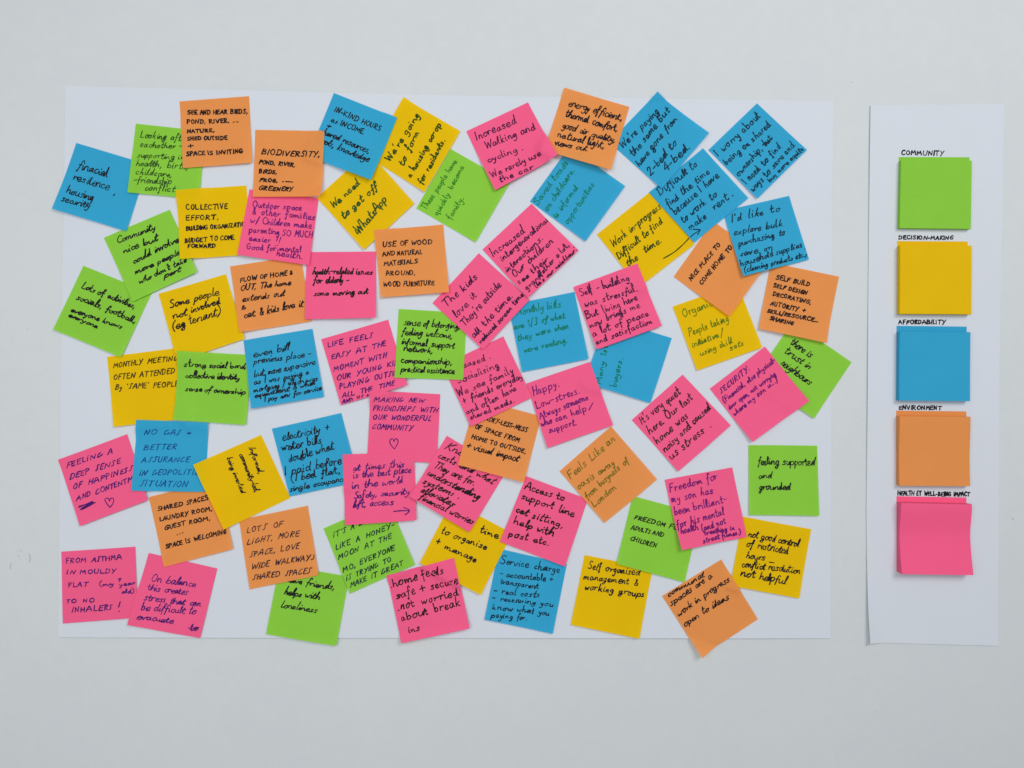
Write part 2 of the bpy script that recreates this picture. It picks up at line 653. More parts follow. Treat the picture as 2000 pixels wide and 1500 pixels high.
BIG, _, _ = paper_sheet(
    "paper_sheet",
    lambda t: piece(t, [(0, 128, 168), (.25, 124, 440), (.5, 119, 705), (1, 114, 1244)]),
    lambda t: piece(t, [(0, 1627, 198), (.3, 1625, 512), (1, 1622, 1246)]),
    60, 44,
    sheet_h,
    lambda s, t: (1 - t) * (7.5 * math.sin(math.pi * min(1, s * 1.25)) * (1 if s < .8 else 0.0) * 0.0 + 3.6 * math.sin(math.pi * s) * 1.0))
tag(BIG, "large white sheet of drawing paper on the wall, covered with sticky notes", "paper sheet")
for i in range(int(166 / CELL), int(1248 / CELL)):
    for j in range(int(114 / CELL), int(1628 / CELL)):
        t = (i * CELL - 183) / 1062.0
        HM[i, j] = sheet_h(min(1, max(0, (j * CELL - 121) / 1503.0)), min(1, max(0, t))) + 0.15


def strip_h(s, t):
    edge = max(0, 1 - s / 0.16) ** 2
    return 0.6 + edge * (1.1 + 1.3 * math.sin(t * 7 + 1) ** 2 + 7.0 * max(0, (t - .80) / .20) ** 2) + 1.2 * max(0, (t - .9) / .1) ** 2


STRIP, SV, SH = paper_sheet(
    "legend_sheet",
    lambda t: piece(t, [(0, 1699, 206), (.09, 1697.5, 300), (.47, 1694, 700), (.75, 1691.5, 1000), (.94, 1693, 1195), (1, 1694.5, 1254)]),
    lambda t: piece(t, [(0, 1961, 204), (.24, 1956, 455), (.47, 1952, 700), (.75, 1950, 1000), (1, 1949, 1261)]),
    24, 48, strip_h, lambda s, t: 0.0)
tag(STRIP, "narrow white paper strip with five hand lettered headings above note pads", "paper strip")

# ------------------------------------------------------------------ inks
K = (24, 18, 26)
INKS = {
    'black': K, 'navy': (14, 38, 62), 'teal': (10, 44, 66), 'purple': (104, 14, 104), 'violet': (66, 18, 104),
    'plum': (62, 16, 58), 'green': (44, 124, 26), 'sea': (6, 116, 92), 'dark_green': (38, 66, 8), 'deep_green': (40, 76, 26),
    'olive': (104, 98, 14), 'moss': (84, 112, 4), 'royal': (14, 66, 134), 'brown': (52, 40, 14), 'pine': (12, 48, 48), 'soot': (52, 28, 44),
}

# ------------------------------------------------------------------ the notes, lowest first
# (colour, ink, style, pen width, plan origin and scale, corners, lines, loose strokes, curl, label)
# corners: top left, top right, bottom right, bottom left of the written side; curl: lift of bl, br, tl, tr corners
NOTES = [
('pink', 'violet', 'dotcaps', 13, (90, 980, 5), [(155,485),(880,435),(908,1122),(175,1183)],
 [("FROM ASTHMA",202,600,748,560,55),("IN MOULDY",207,705,690,690,50),("FLAT",228,830,415,818,52),("(my",530,820,668,808,52,'print'),
  ("9",700,776,735,774,40),("year",728,818,880,800,52,'print'),("old)",752,885,872,880,50,'print'),("TO NO",208,985,483,972,45),("INHALERS",262,1078,665,1042,55)],
 ["738,970 722,1020","727,1060 732,1062"], (2,2,0,0), "pink sticky note reading from asthma in mouldy flat to no inhalers"),
('pink', 'violet', 'script', 12, (90, 980, 5), [(1010,497),(1680,648),(1518,1320),(815,1188)],
 [("On balance",1030,770,1465,830,75),("this creates",1000,855,1385,905,72),("stress that can",970,950,1515,1015,72),("be difficult to",945,1040,1470,1092,78),("evacuate",900,1130,1250,1180,66),
  ("to",1410,1240,1485,1255,70)], ["1440,1190 1432,1245 1480,1225 1470,1250","1402,1222 1486,1226"], (3,2,0,0), "pink sticky note reading on balance this creates stress, below the shared spaces note"),
('orange', 'black', 'caps', 14, (90, 860, 5), [(1012,552),(1687,374),(1840,1052),(1165,1230)],
 [("SHARED SPACES",1100,688,1590,578,50),("LAUNDRY ROOM,",1120,785,1630,682,50),("GUEST ROOM,",1165,872,1610,772,50),("...",1285,922,1350,900,40),("SPACE IS WELCOMING",1180,1050,1770,902,50)],
 [], (2,4,0,0), "orange sticky note reading shared spaces, laundry room, guest room"),
('pink', 'violet', 'dotcaps', 13, (90, 660, 5), [(122,1188),(800,938),(1012,1580),(352,1830)],
 [("FEELING A",205,1272,655,1118,54),("DEEP SENSE",240,1382,742,1218,54),("OF HAPPINESS",275,1480,858,1292,54),("AND CONTENTMENT",310,1588,1000,1345,54)],
 ["335,1650 400,1622 470,1592 360,1660 480,1600 350,1675 500,1600 370,1670 460,1625","340,1638 380,1628 420,1615 465,1595",
  "640,1648 610,1612 590,1575 603,1560! 625,1562 635,1590! 650,1560 672,1562 676,1590 662,1625 640,1650"], (5,4,0,0), "pink sticky note reading feeling a deep sense of happiness, with a heart"),
('yellow', 'brown', 'dotcaps', 12, (90, 660, 5), [(605,185),(1290,100),(1362,790),(680,865)],
 [("MONTHLY MEETINGS",668,292,1345,212,55),("OFTEN ATTENDED",668,412,1260,345,60),("By 'SAME' PEOPLE",685,508,1300,470,56)], [], (3,1,0,0), "yellow sticky note reading monthly meetings often attended by same people"),
('green', 'black', 'script', 15, (90, 400, 5), [(372,597),(1042,869),(752,1490),(82,1218)],
 [("Lots of activities,",352,808,875,1018,78),("socials, football,",305,922,885,1155,78),("everyone knows",250,1040,748,1212,64),("everyone",228,1088,510,1205,62)], [], (2,2,0,0), "green sticky note reading lots of activities, socials, football, everyone knows everyone"),
('green', 'black', 'script', 15, (90, 400, 5), [(575,325),(1220,55),(1497,665),(870,950)],
 [("Community",710,382,1080,240,80),("nice but",765,478,1105,350,78),("could involve",865,582,1312,368,80),("more people",885,682,1320,495,66),("who don't take",925,778,1390,568,66),("part",1175,725,1335,660,66)], [], (2,4,0,0),
 "green sticky note reading community nice but could involve more people"),
('blue', 'black', 'script', 13, (90, 160, 5), [(303,600),(1008,814),(800,1465),(78,1245)],
 [("finacial",310,852,610,935,98),("resilence",270,962,622,1062,85),(",",670,1105,692,1110,60),("housing",205,1090,465,1168,88),("security",165,1165,435,1243,78)], [], (5,2,0,0),
 "blue sticky note reading financial resilience, housing security, overhanging the sheet's left edge"),
('green', 'deep_green', 'print', 11, (90, 160, 5), [(888,415),(1574,488),(1510,1158),(818,1090)],
 [("Looking after",930,552,1390,592,74),("eachother -",930,640,1340,662,66),("supporting in",905,745,1365,768,66),("health, birth,",895,832,1400,862,74),("childcare,",890,915,1245,940,70),
  ("-friendship",870,992,1240,1012,76),("conflict.",985,1068,1290,1088,74)], [], (2,2,0,0), "green sticky note reading looking after eachother, supporting in health, birth, childcare"),
('orange', 'black', 'caps', 15, (90, 160, 5), [(1312,198),(1988,147),(2028,805),(1358,857)],
 [("SEE AND HEAR BIRDS,",1392,325,1975,318,52),("POND, RIVER, ...",1390,420,1885,402,50),("NATURE,",1395,508,1660,500,44),("SHED OUTSIDE",1398,585,1785,572,46),("+",1408,662,1465,655,56),("SPACE IS INVITING",1392,738,1940,706,50)],
 ["1395,300 1420,312 1445,300 1475,312"], (2,4,0,0), "orange sticky note reading see and hear birds, pond, river, nature"),
('yellow', 'black', 'caps', 14, (90, 160, 5), [(1285,1068),(1965,1018),(2012,1692),(1335,1740)],
 [("COLLECTIVE",1385,1258,1780,1242,60),("EFFORT,",1380,1358,1700,1350,58),("BUILDING ORGANIZATION",1385,1462,1990,1412,50),("BUDGET TO COME",1378,1578,1855,1545,50),("FORWARD",1408,1632,1672,1622,45)], [], (2,2,0,0),
 "yellow sticky note reading collective effort, building organization, budget to come forward"),
('yellow', 'black', 'script', 14, (90, 400, 5), [(1110,872),(1765,680),(1955,1310),(1298,1530)],
 [("Some people",1225,1012,1700,882,84),("not involved",1255,1118,1710,975,78),("(eg tenant)",1245,1228,1715,1068,92)], [], (2,2,0,0), "yellow sticky note reading some people not involved, eg tenant"),
('orange', 'black', 'caps', 14, (430, 370, 5), [(105,755),(790,647),(895,1290),(210,1398)],
 [("FLOW OF HOME &",205,908,710,832,52),("OUT, The home",205,992,695,938,62,'script'),("extends out",232,1102,635,1042,70,'script'),("&",220,1182,268,1172,48),("cat & kids love it",250,1258,815,1150,78,'script')], [], (3,1,0,0),
 "orange sticky note reading flow of home and out, the home extends out"),
('pink', 'black', 'script', 14, (430, 370, 5), [(850,615),(1525,608),(1530,1258),(838,1272)],
 [("health-related issues",905,832,1490,830,70),("for elderly -",915,918,1260,915,74),("some moving out",925,1042,1450,1022,62)], [], (2,7,0,0), "pink sticky note reading health related issues for elderly, some moving out"),
('pink', 'purple', 'print', 12, (430, 370, 5), [(295,5),(968,90),(880,747),(190,648)],
 [("Outdoor space",325,178,800,212,66),("& other families",325,250,930,302,72),("w/ Children make",310,330,895,388,70),("parenting SO MUCH",298,428,905,475,68),("easier !!",300,512,600,528,62),("Good for mental",280,592,800,622,66),("health.",562,655,815,688,66)],
 ["547,552 550,554","569,552 572,554"], (3,6,0,0), "pink sticky note reading outdoor space and other families make parenting so much easier"),
('green', 'black', 'script', 14, (90, 660, 5), [(1310,128),(2020,167),(1965,848),(1268,798)],
 [("strong social bond,",1368,278,1960,302,72),("collective identity",1370,392,1900,408,72),("sense of ownership",1375,518,1955,548,66)], [], (3,3,5,0), "green sticky note reading strong social bond, collective identity, sense of ownership"),
('blue', 'royal', 'dotcaps', 11, (90, 660, 5), [(900,797),(1600,827),(1560,1498),(855,1485)],
 [("NO GAS =",970,945,1415,945,56),("BETTER",960,1092,1275,1085,58),("ASSURANCE",945,1215,1405,1205,56),("IN GEOPOLITICAL",928,1338,1590,1332,58),("SITUATION",935,1442,1390,1448,64)], [], (2,2,0,0),
 "blue sticky note reading no gas, better assurance in geopolitical situation"),
('green', 'black', 'script', 15, (460, 980, 5), [(435,610),(1115,727),(992,1395),(312,1278)],
 [("have friends,",490,772,970,852,78),("helps with",480,898,825,952,82),("loneliness",450,1022,800,1078,80)], [], (2,2,0,0), "green sticky note reading have friends, helps with loneliness"),
('orange', 'soot', 'dotcaps', 12, (440, 830, 5), [(140,922),(810,785),(920,1458),(250,1595)],
 [("LOTS OF",215,1052,565,982,58),("LIGHT, MORE",215,1165,722,1078,58),("SPACE, LOVE",248,1287,722,1197,58),("WIDE WALKWAYS",262,1402,885,1302,58),("SHARED SPACES",275,1504,842,1432,58)], [], (2,2,0,0),
 "orange sticky note reading lots of light, more space, love wide walkways"),
('blue', 'black', 'loose', 13, (450, 620, 5), [(410,1085),(1085,932),(1262,1600),(590,1742)],
 [("electricity +",515,1202,970,1098,82),("water bills",510,1302,890,1222,82),("double what",580,1412,1015,1278,84),("I paid before",535,1537,1092,1430,88),("(1 bed flat,",595,1608,1080,1510,80),("single occupancy",590,1694,1140,1592,66)],
 ["680,1375 705,1392 730,1370"], (2,2,0,0), "blue sticky note reading electricity and water bills double what I paid before"),
('yellow', 'black', 'script', 12, (440, 830, 5), [(355,95),(640,710),(5,1012),(-295,385)],
 [("Informal,",232,218,340,482,66),("community-led,",140,285,300,655,62),("being invested",20,322,168,662,60)], [], (2,2,0,0), "yellow sticky note with small sideways writing reading informal, community led, being invested"),
('blue', 'black', 'loose', 12, (450, 620, 5), [(135,225),(805,112),(920,775),(222,888)],
 [("even bill",228,388,580,318,84),("previous place -",238,458,790,382,80),("but more expensive",245,587,832,458,78),("as I was paying a",245,657,770,557,74),("mortgage / which was",245,737,855,612,66),("equivalent & what",255,790,835,655,62),("I pay now for service",350,827,895,707,64)], [], (7,2,0,0),
 "blue sticky note with crowded writing reading even bill, previous place but more expensive"),
('green', 'green', 'print', 12, (800, 160, 5), [(68,1238),(400,659),(979,991),(647,1570)],
 [("These people have",155,1256,465,790,64),("quickly become",275,1312,535,842,62),("family.",400,1352,532,1140,68)], [], (2,2,0,0), "green sticky note in green ink reading these people have quickly become family"),
('yellow', 'dark_green', 'print', 16, (450, 160, 5), [(1355,745),(1698,165),(2247,492),(1900,1085)],
 [("We're going",1560,787,1848,338,78),("to form",1690,830,1848,505,76),("a housing co-op",1765,945,2065,425,74),("for residents.",1875,1010,2100,578,74)], [], (2,2,0,5),
 "yellow sticky note reading we're going to form a housing co-op for residents"),
('yellow', 'deep_green', 'print', 17, (450, 160, 5), [(850,1136),(1345,680),(1800,1195),(1310,1645)],
 [("We need",1008,1245,1268,1008,82),("to get off",1108,1345,1445,1050,80),("WhatsApp",1265,1495,1530,1158,95)], ["1225,1455 1250,1490 1262,1420 1295,1452"], (2,2,0,0), "yellow sticky note in thick dark green ink reading we need to get off"),
('blue', 'black', 'caps', 13, (450, 160, 5), [(1015,115),(1635,362),(1385,975),(768,735)],
 [("IN-KIND HOURS",1015,292,1465,492,60),("as INCOME",985,392,1295,522,55),("+",945,452,985,458,48),("shared resources,",885,512,1360,708,70,'script'),("tools, knowledge",862,588,1350,795,70,'script')], [], (2,5,0,0),
 "blue sticky note reading in-kind hours as income, shared resources, tools, knowledge"),
('orange', 'black', 'caps', 15, (450, 160, 5), [(250,475),(925,488),(905,1138),(237,1135)],
 [("BIODIVERSITY,",312,716,890,748,62),("POND, RIVER,",288,806,640,838,46),("BIRDS,",292,902,464,908,46),("FROG,",297,985,470,990,45),("GREENERY",290,1065,625,1082,50)], ["524,985 529,986","552,984 622,990"], (3,6,0,0,('br',.22,7)),
 "orange sticky note reading biodiversity, pond, river, birds, with lifted lower corner"),
('pink', 'violet', 'dotcaps', 13, (450, 620, 5), [(890,213),(1542,22),(1735,660),(1085,855)],
 [("LIFE FEELS",955,295,1390,193,54),("EASY AT THE",990,412,1520,275,55),("MOMENT WITH",1010,527,1525,390,55),("OUR YOUNG KIDS",1040,617,1680,452,55),("PLAYING OUTSIDE",1070,700,1690,548,55),("ALL THE TIME",1098,785,1605,662,52),("AND US +",1100,838,1355,775,42)], [], (2,4,0,0),
 "pink sticky note reading life feels easy at the moment with our young kids"),
('pink', 'violet', 'dotcaps', 12, (450, 620, 5), [(1372,712),(2050,750),(2015,1420),(1340,1385)],
 [("MAKING NEW",1405,820,1885,832,50),("FRIENDSHIPS WITH",1395,905,2022,926,54),("OUR WONDERFUL",1390,992,1955,1013,54),("COMMUNITY",1385,1088,1770,1102,58)],
 ["1602,1282 1572,1245 1558,1210 1570,1187 1590,1185 1600,1215! 1612,1185 1632,1190 1640,1215 1625,1250 1603,1284"], (2,3,0,0), "pink sticky note reading making new friendships with our wonderful community, with a heart"),
('green', 'pine', 'dotcaps', 12, (460, 980, 5), [(862,258),(1492,-19),(1755,610),(1125,887)],
 [("IT'S A BIT",958,352,1320,180,54),("LIKE A HONEY-",985,467,1550,243,54),("MOON AT THE",1010,560,1528,350,54),("MO, EVERYONE",1055,682,1560,465,54),("IS TRYING TO",1090,767,1525,570,52),("MAKE IT GREAT",1130,832,1640,612,52)], [], (2,3,0,0),
 "green sticky note reading it's a bit like a honeymoon at the mo"),
('pink', 'violet', 'script', 12, (440, 830, 5), [(1152,285),(1845,267),(1872,922),(1178,970)],
 [("at times this",1255,442,1745,408,76),("is the best place",1255,522,1810,462,80),("in the world",1245,622,1730,562,80),("Safety, security",1260,718,1795,668,76),("lift, access",1250,802,1650,777,80)],
 ["1650,838 1720,832 1800,832","1745,802 1790,818 1804,834! 1785,855 1760,870"], (3,5,0,0), "pink sticky note reading at times this is the best place, with an arrow"),
('blue', 'navy', 'print', 12, (740, 980, 5), [(1172,455),(1835,605),(1695,1278),(1032,1142)],
 [("Service charge",1180,597,1755,692,82),("- accountable +",1180,718,1690,780,72),("transparent",1185,792,1558,848,68),("- real costs",1112,882,1560,930,68),("- reassuring you",1105,957,1700,1014,66),("know what you",1105,1042,1660,1102,66),("paying for.",1095,1118,1445,1152,70)], [], (2,2,0,0),
 "blue sticky note reading service charge, accountable and transparent, real costs"),
('yellow', 'black', 'print', 14, (760, 830, 5), [(610,745),(1202,1055),(895,1650),(303,1340)],
 [("time",880,1045,1060,1110,84),("to organise",508,1050,945,1220,82),("+ manage",450,1160,845,1338,82)], [], (3,4,0,0), "yellow sticky note reading time to organise and manage"),
('pink', 'black', 'loose', 14, (760, 830, 5), [(565,105),(1145,453),(785,1038),(205,690)],
 [("Knowing",540,228,900,388,78),("costs and what",475,312,1010,572,76),("They are for.",436,408,825,588,80),("understanding",370,482,868,724,80),("systems .",330,557,680,718,74),("alleviates",310,642,625,794,74),("financial worries",290,712,810,964,72)], [], (3,3,0,0),
 "pink sticky note reading knowing costs, understanding systems alleviates financial worries"),
('pink', 'black', 'print', 15, (760, 830, 5), [(1338,497),(1940,722),(1715,1372),(1083,1132)],
 [("Access to",1320,618,1705,738,84),("support line",1290,718,1800,893,84),("cat sitting,",1235,840,1690,1003,80),("help with",1210,952,1595,1082,86),("post etc.",1165,1078,1560,1175,80)], [], (2,4,0,0),
 "pink sticky note in thick black ink reading access to support line, cat sitting"),
('orange', 'black', 'caps', 14, (800, 640, 5), [(646,695),(1286,865),(1115,1505),(475,1335)],
 [("BOUNDRY-LESS-NESS",632,872,1145,1020,54),("OF SPACE FROM",635,982,1065,1117,52),("HOME TO OUTSIDE,",600,1080,1130,1228,50),("+ visual impact",548,1168,1052,1308,72,'script')], [], (3,4,0,0),
 "orange sticky note reading boundaryless space from home to outside, visual impact"),
('blue', 'sea', 'print', 13, (1060, 660, 5), [(618,-195),(1257,3),(1045,635),(405,437)],
 [("Many 1st",560,450,632,80,64),("time",652,72,700,-120,62),("buyers.",715,482,780,200,76)], [], (2,2,0,0), "blue sticky note in green ink, mostly hidden, reading many 1st time buyers"),
('pink', 'purple', 'print', 13, (800, 640, 5), [(1140,545),(1758,335),(1982,950),(1345,1172)],
 [("Happy.",1210,662,1468,570,86),("Low-stress.",1240,792,1662,640,76),("Always someone",1275,892,1745,700,72),("who can help",1290,967,1730,812,74),("support.",1365,1028,1632,945,68)], ["1785,735 1748,805"], (6,4,0,0),
 "pink sticky note in purple ink reading happy, low-stress, always someone who can help"),
('pink', 'plum', 'print', 12, (800, 640, 5), [(320,370),(915,85),(1195,680),(600,965)],
 [("Increased .",370,442,800,302,84),("Socialising",475,552,875,387,84),("We see family",480,674,1018,440,80),("+ friends everyday",535,748,1100,492,80),("and often have",560,848,1045,612,76),("shared meals.",600,895,1028,730,72)], [], (3,4,0,0),
 "pink sticky note reading increased socialising, we see family and friends everyday"),
('green', 'black', 'script', 13, (790, 400, 5), [(-55,1018),(610,1058),(575,1710),(-90,1688)],
 [("sense of belonging,",-5,1172,540,1215,74),("feeling welcome,",-25,1268,465,1308,76),("informal support",-30,1362,485,1402,72),("network,",-10,1432,280,1450,66),("companionship,",-30,1545,468,1560,72),("practical assistance",-30,1632,485,1652,70)], [], (2,2,0,0),
 "green sticky note reading sense of belonging, feeling welcome, informal support network"),
('blue', 'sea', 'print', 12, (790, 400, 5), [(1012,979),(1659,852),(1795,1505),(1148,1632)],
 [("Monthly bills",1095,1080,1530,1000,74),("are 1/3 of what",1070,1217,1570,1112,68),("they were when",1110,1328,1600,1207,66),("were renting.",1170,1443,1592,1347,66)], [], (2,2,0,0), "blue sticky note in green ink reading monthly bills are a third"),
('pink', 'plum', 'print', 13, (790, 400, 5), [(275,960),(727,475),(1222,930),(770,1415)],
 [("The kids",405,1002,718,718,82),("love it",510,1108,708,898,80),("They're outside",588,1190,948,795,80),("all the time.",682,1303,1062,898,74),("reduced screen time",752,1362,1162,890,58)], [], (3,3,0,0), "pink sticky note reading the kids love it, they're outside all the time"),
('orange', 'black', 'caps', 13, (430, 370, 5), [(1508,402),(2180,347),(2240,1010),(1575,1060)],
 [("USE OF WOOD",1592,563,2075,536,54),("AND NATURAL",1592,657,1975,632,54),("MATERIALS",1602,750,1935,723,50),("AROUND,",1625,845,1910,835,52),("WOOD FURNITURE",1595,952,2098,940,54)], [], (3,4,0,0), "orange sticky note reading use of wood and natural materials around, wood furniture"),
('pink', 'black', 'print', 14, (740, 980, 5), [(78,712),(735,540),(890,1215),(225,1363)],
 [(".home feels",118,838,640,692,94),("safe + secure",175,948,772,785,88),(".not worried",185,1053,782,912,90),("about break",230,1162,802,1002,86),("ins",295,1272,405,1242,66)], ["180,905 200,930 215,900 190,940"], (2,6,0,0,('bottom',.16,5)),
 "pink sticky note in bold black ink reading home feels safe and secure"),
('yellow', 'black', 'print', 11, (1080, 990, 4), [(245,372),(777,480),(670,1020),(138,912)],
 [("Self organised",270,482,670,530,62),("management &",235,562,660,608,58),("working groups",245,642,705,698,58)], [], (2,2,0,0), "yellow sticky note reading self organised management and working groups"),
('green', 'black', 'caps', 13, (1210, 860, 5), [(125,540),(785,721),(627,1377),(-33,1196)],
 [("FREEDOM FOR",140,764,600,882,50),("ADULTS AND",108,862,420,942,48),("CHILDREN",95,967,350,1042,50)], [], (2,2,0,0), "green sticky note reading freedom for adults and children"),
('orange', 'olive', 'print', 12, (1060, 660, 5), [(163,1300),(665,862),(1110,1378),(600,1800)],
 [("Feels Like an",268,1374,710,1000,80),("oasis away",350,1483,702,1228,74),("from busyness of",430,1572,838,1208,68),("London",500,1652,715,1472,68)], [], (2,2,0,0), "orange sticky note in olive ink reading feels like an oasis away from London"),
('yellow', 'black', 'script', 13, (1210, 860, 5), [(1197,740),(1867,865),(1745,1535),(1075,1410)],
 [("not good control",1245,937,1740,1032,76),("of restricted",1230,1032,1635,1112,80),("hours",1225,1142,1412,1168,70),("conflict resolution",1185,1227,1752,1302,76),("not helpful",1165,1312,1612,1397,82)], ["1455,1184 1500,1190"], (2,2,0,0),
 "yellow sticky note reading not good control of restricted hours, conflict resolution"),
('pink', 'purple', 'print', 13, (1210, 860, 5), [(437,383),(1095,262),(1228,935),(590,1055)],
 [("Freedom for",490,502,950,385,86),("my son has",505,607,908,512,80),("been brilliant-",530,727,1042,597,82),("for his mental",555,853,1012,716,80),("health",585,902,762,862,66),("(and not",795,878,1028,806,70),("breathing in",820,917,1108,862,56),("street fumes.)",805,992,1170,905,56)], [], (8,3,0,0),
 "pink sticky note in purple ink reading freedom for my son has been brilliant"),
('orange', 'black', 'loose', 11, (1080, 990, 4), [(850,692),(1310,407),(1593,870),(1150,1155)],
 [("communal",895,702,1178,540,52),("spaces are a",918,768,1242,545,58),("work in progress",975,852,1370,572,56),("open to ideas",1025,932,1368,708,56)], [], (2,1,0,0,('bl',.30,15)), "orange sticky note with creased bottom corner reading communal spaces are a work in progress"),
('pink', 'soot', 'print', 14, (1060, 660, 5), [(868,800),(1362,358),(1825,852),(1315,1300)],
 [("It's very quiet",968,848,1345,540,84),("here. Our last",1045,947,1462,592,82),("home was",1110,1037,1418,778,80),("noisy and caused",1185,1117,1640,692,78),("us stress .",1250,1188,1645,860,84)], [], (4,4,0,0), "pink sticky note reading it's very quiet here, our last home was noisy"),
('green', 'black', 'script', 13, (1210, 860, 5), [(1252,45),(1925,52),(1938,732),(1255,722)],
 [("feeling supported",1345,237,1895,242,80),("and",1350,367,1478,364,70),("grounded",1355,477,1655,476,72)], [], (2,2,0,0), "green sticky note reading feeling supported and grounded, right of the freedom for my son note"),
('green', 'black', 'script', 14, (1300, 500, 5), [(1235,645),(1815,1038),(1440,1585),(860,1192)],
 [("there is",1205,857,1405,992,80),("trust in",1145,938,1388,1108,80),("neighbours",1110,1058,1392,1262,82)], [], (2,2,0,0), "green sticky note reading there is trust in neighbours, overhanging the sheet's right edge"),
('orange', 'black', 'caps', 15, (1300, 500, 5), [(1021,68),(1690,203),(1552,852),(897,715)],
 [("SELF BUILD",1068,232,1395,292,54),("SELF DESIGN",1045,307,1370,377,48),("DECORATING,",1038,390,1412,472,48),("AUTORITY +",1010,484,1355,552,50),("SKILL/RESOURCE",978,552,1430,642,46),("SHARING",1003,624,1225,680,46)], ["1422,640 1472,646"], (3,4,0,0),
 "orange sticky note reading self build, self design, decorating, skill and resource sharing"),
('pink', 'purple', 'print', 13, (1300, 500, 5), [(427,1295),(962,885),(1380,1415),(830,1810)],
 [("SECURITY.",535,1345,818,1110,56,'dotcaps'),("(Financial, also physical-",565,1435,1065,1030,58),("door open, not worrying",618,1502,1065,1165,54),("where my son is...)",665,1560,1082,1225,56)], [], (4,3,0,0),
 "pink sticky note reading security in capitals, financial and also physical"),
('yellow', 'moss', 'print', 12, (1300, 500, 5), [(65,495),(695,272),(930,895),(300,1118)],
 [("Organic",170,602,455,490,90),("People taking",225,787,608,637,78),("initiative",258,897,512,797,70),("using skill",335,977,642,847,68),("sets",620,922,748,867,64)], ["548,705 535,800"], (3,3,0,0), "yellow sticky note in olive ink reading organic, people taking initiative, using skill sets"),
('orange', 'black', 'caps', 15, (1100, 400, 5), [(1075,705),(1460,165),(1995,557),(1610,1095)],
 [("NICE PLACE TO",1245,748,1528,398,48),("COME HOME TO",1342,788,1642,428,50)], [], (3,4,0,0), "orange sticky note with two lines of capitals reading nice place to come home to"),
('blue', 'teal', 'print', 11, (1160, 160, 4), [(1002,1012),(1520,893),(1672,1390),(1146,1528)],
 [("I'd like to",1065,1102,1445,1015,66),("explore bulk",1085,1207,1462,1127,62),("purchasing to",1120,1292,1482,1197,60),("save on",1130,1372,1388,1312,54),("household supplies",1130,1447,1618,1292,56),("(cleaning products etc.)",1155,1502,1658,1362,50)], [], (7,2,0,0),
 "blue sticky note reading I'd like to explore bulk purchasing, cleaning products"),
('yellow', 'dark_green', 'print', 11, (1160, 160, 4), [(22,1193),(447,854),(779,1272),(350,1605)],
 [("Work in-progress",145,1297,525,988,64),("Difficult to find",195,1392,533,1105,60),("the",262,1445,342,1390,60),("time.",395,1342,528,1250,60)], ["540,1382 620,1335 690,1275 736,1226"], (2,2,0,0), "yellow sticky note reading work in progress, with a long pen stroke"),
('blue', 'teal', 'print', 11, (1160, 160, 4), [(426,868),(848,523),(1197,915),(775,1260)],
 [("Difficult to",515,897,805,658,66),("find the time",580,987,898,718,62),("because I have",630,1047,970,750,62),("to work to",692,1108,958,895,60),("make",745,1167,875,1070,58),("rent .",932,1008,1082,892,60)],
 ["738,1224 780,1190 824,1162","766,1158 800,1158 826,1160! 812,1180 803,1200"], (2,3,0,0), "blue sticky note with an arrow reading difficult to find the time"),
('pink', 'plum', 'print', 13, (790, 400, 5), [(762,440),(1240,-8),(1695,452),(1205,915)],
 [("Increased",865,513,1172,272,88),("intergenerational",960,562,1402,162,76),("interactions.",1000,667,1358,337,76),("Our children",1075,717,1448,372,76),("see their",1120,787,1398,547,70),("grandfather a lot,",1195,842,1612,405,66),("(he's our neighbour)",1280,817,1688,450,50)], [], (2,3,0,0),
 "pink sticky note reading increased intergenerational interactions, our children see their grandfather"),
('blue', 'sea', 'print', 12, (800, 160, 5), [(1175,1170),(1560,633),(2100,1025),(1715,1562)],
 [("Saved loads",1245,1212,1548,802,68),("on childcare.",1347,1267,1614,872,66),("is informal",1430,1335,1650,1042,66),("opportunities",1545,1397,1802,1010,66)], ["1410,1305 1425,1330 1450,1300"], (2,2,0,0), "blue sticky note in green ink reading saved loads on childcare"),
('blue', 'teal', 'print', 12, (1160, 160, 4), [(120,475),(488,92),(888,412),(525,840)],
 [("We're paying",222,530,502,240,66),("the same but",303,590,594,235,64),("have gone from",350,667,652,300,62),("2-bed to",437,740,642,492,64),("4-bed.",557,717,742,525,66)], [], (2,5,0,0,('tr',.2,8)), "blue sticky note with creased top corner reading we're paying the same"),
('blue', 'teal', 'print', 11, (1160, 160, 4), [(890,537),(1270,172),(1655,538),(1268,918)],
 [("I worry about",966,590,1297,275,64),("being on shared",1030,657,1378,345,60),("ownership, but",1125,747,1392,450,60),("I need to find",1180,807,1457,520,60),("ways to save and",1235,867,1562,507,58),("buy more equity",1362,792,1627,540,44)],
 ["1312,500 1340,478 1335,500 1360,462 1355,485 1385,440"], (3,3,0,0), "blue sticky note near the top right corner reading I worry about shared ownership"),
('orange', 'black', 'script', 14, (800, 160, 5), [(1510,62),(2144,250),(1955,885),(1315,686)],
 [("energy efficient,",1548,234,2068,388,80),("thermal comfort,",1515,344,2027,488,80),("good air quality,",1488,452,1998,608,78),("natural light,",1440,548,1892,668,78),("views out",1415,628,1722,694,66)], [], (5,7,0,0), "orange sticky note reading energy efficient, thermal comfort, good air quality, natural light"),
('pink', 'plum', 'print', 13, (800, 160, 5), [(555,488),(1155,205),(1437,748),(838,1075)],
 [("Increased",655,582,1042,407,88),("Walking and",750,667,1228,470,82),("cycling .",768,802,1107,670,76),("We rarely use",808,953,1278,737,74),("the car.",885,1003,1238,852,68)], [], (6,9,0,0), "pink sticky note reading increased walking and cycling, we rarely use the car"),
('pink', 'plum', 'print', 13, (1100, 400, 5), [(98,805),(720,577),(955,1185),(325,1415)],
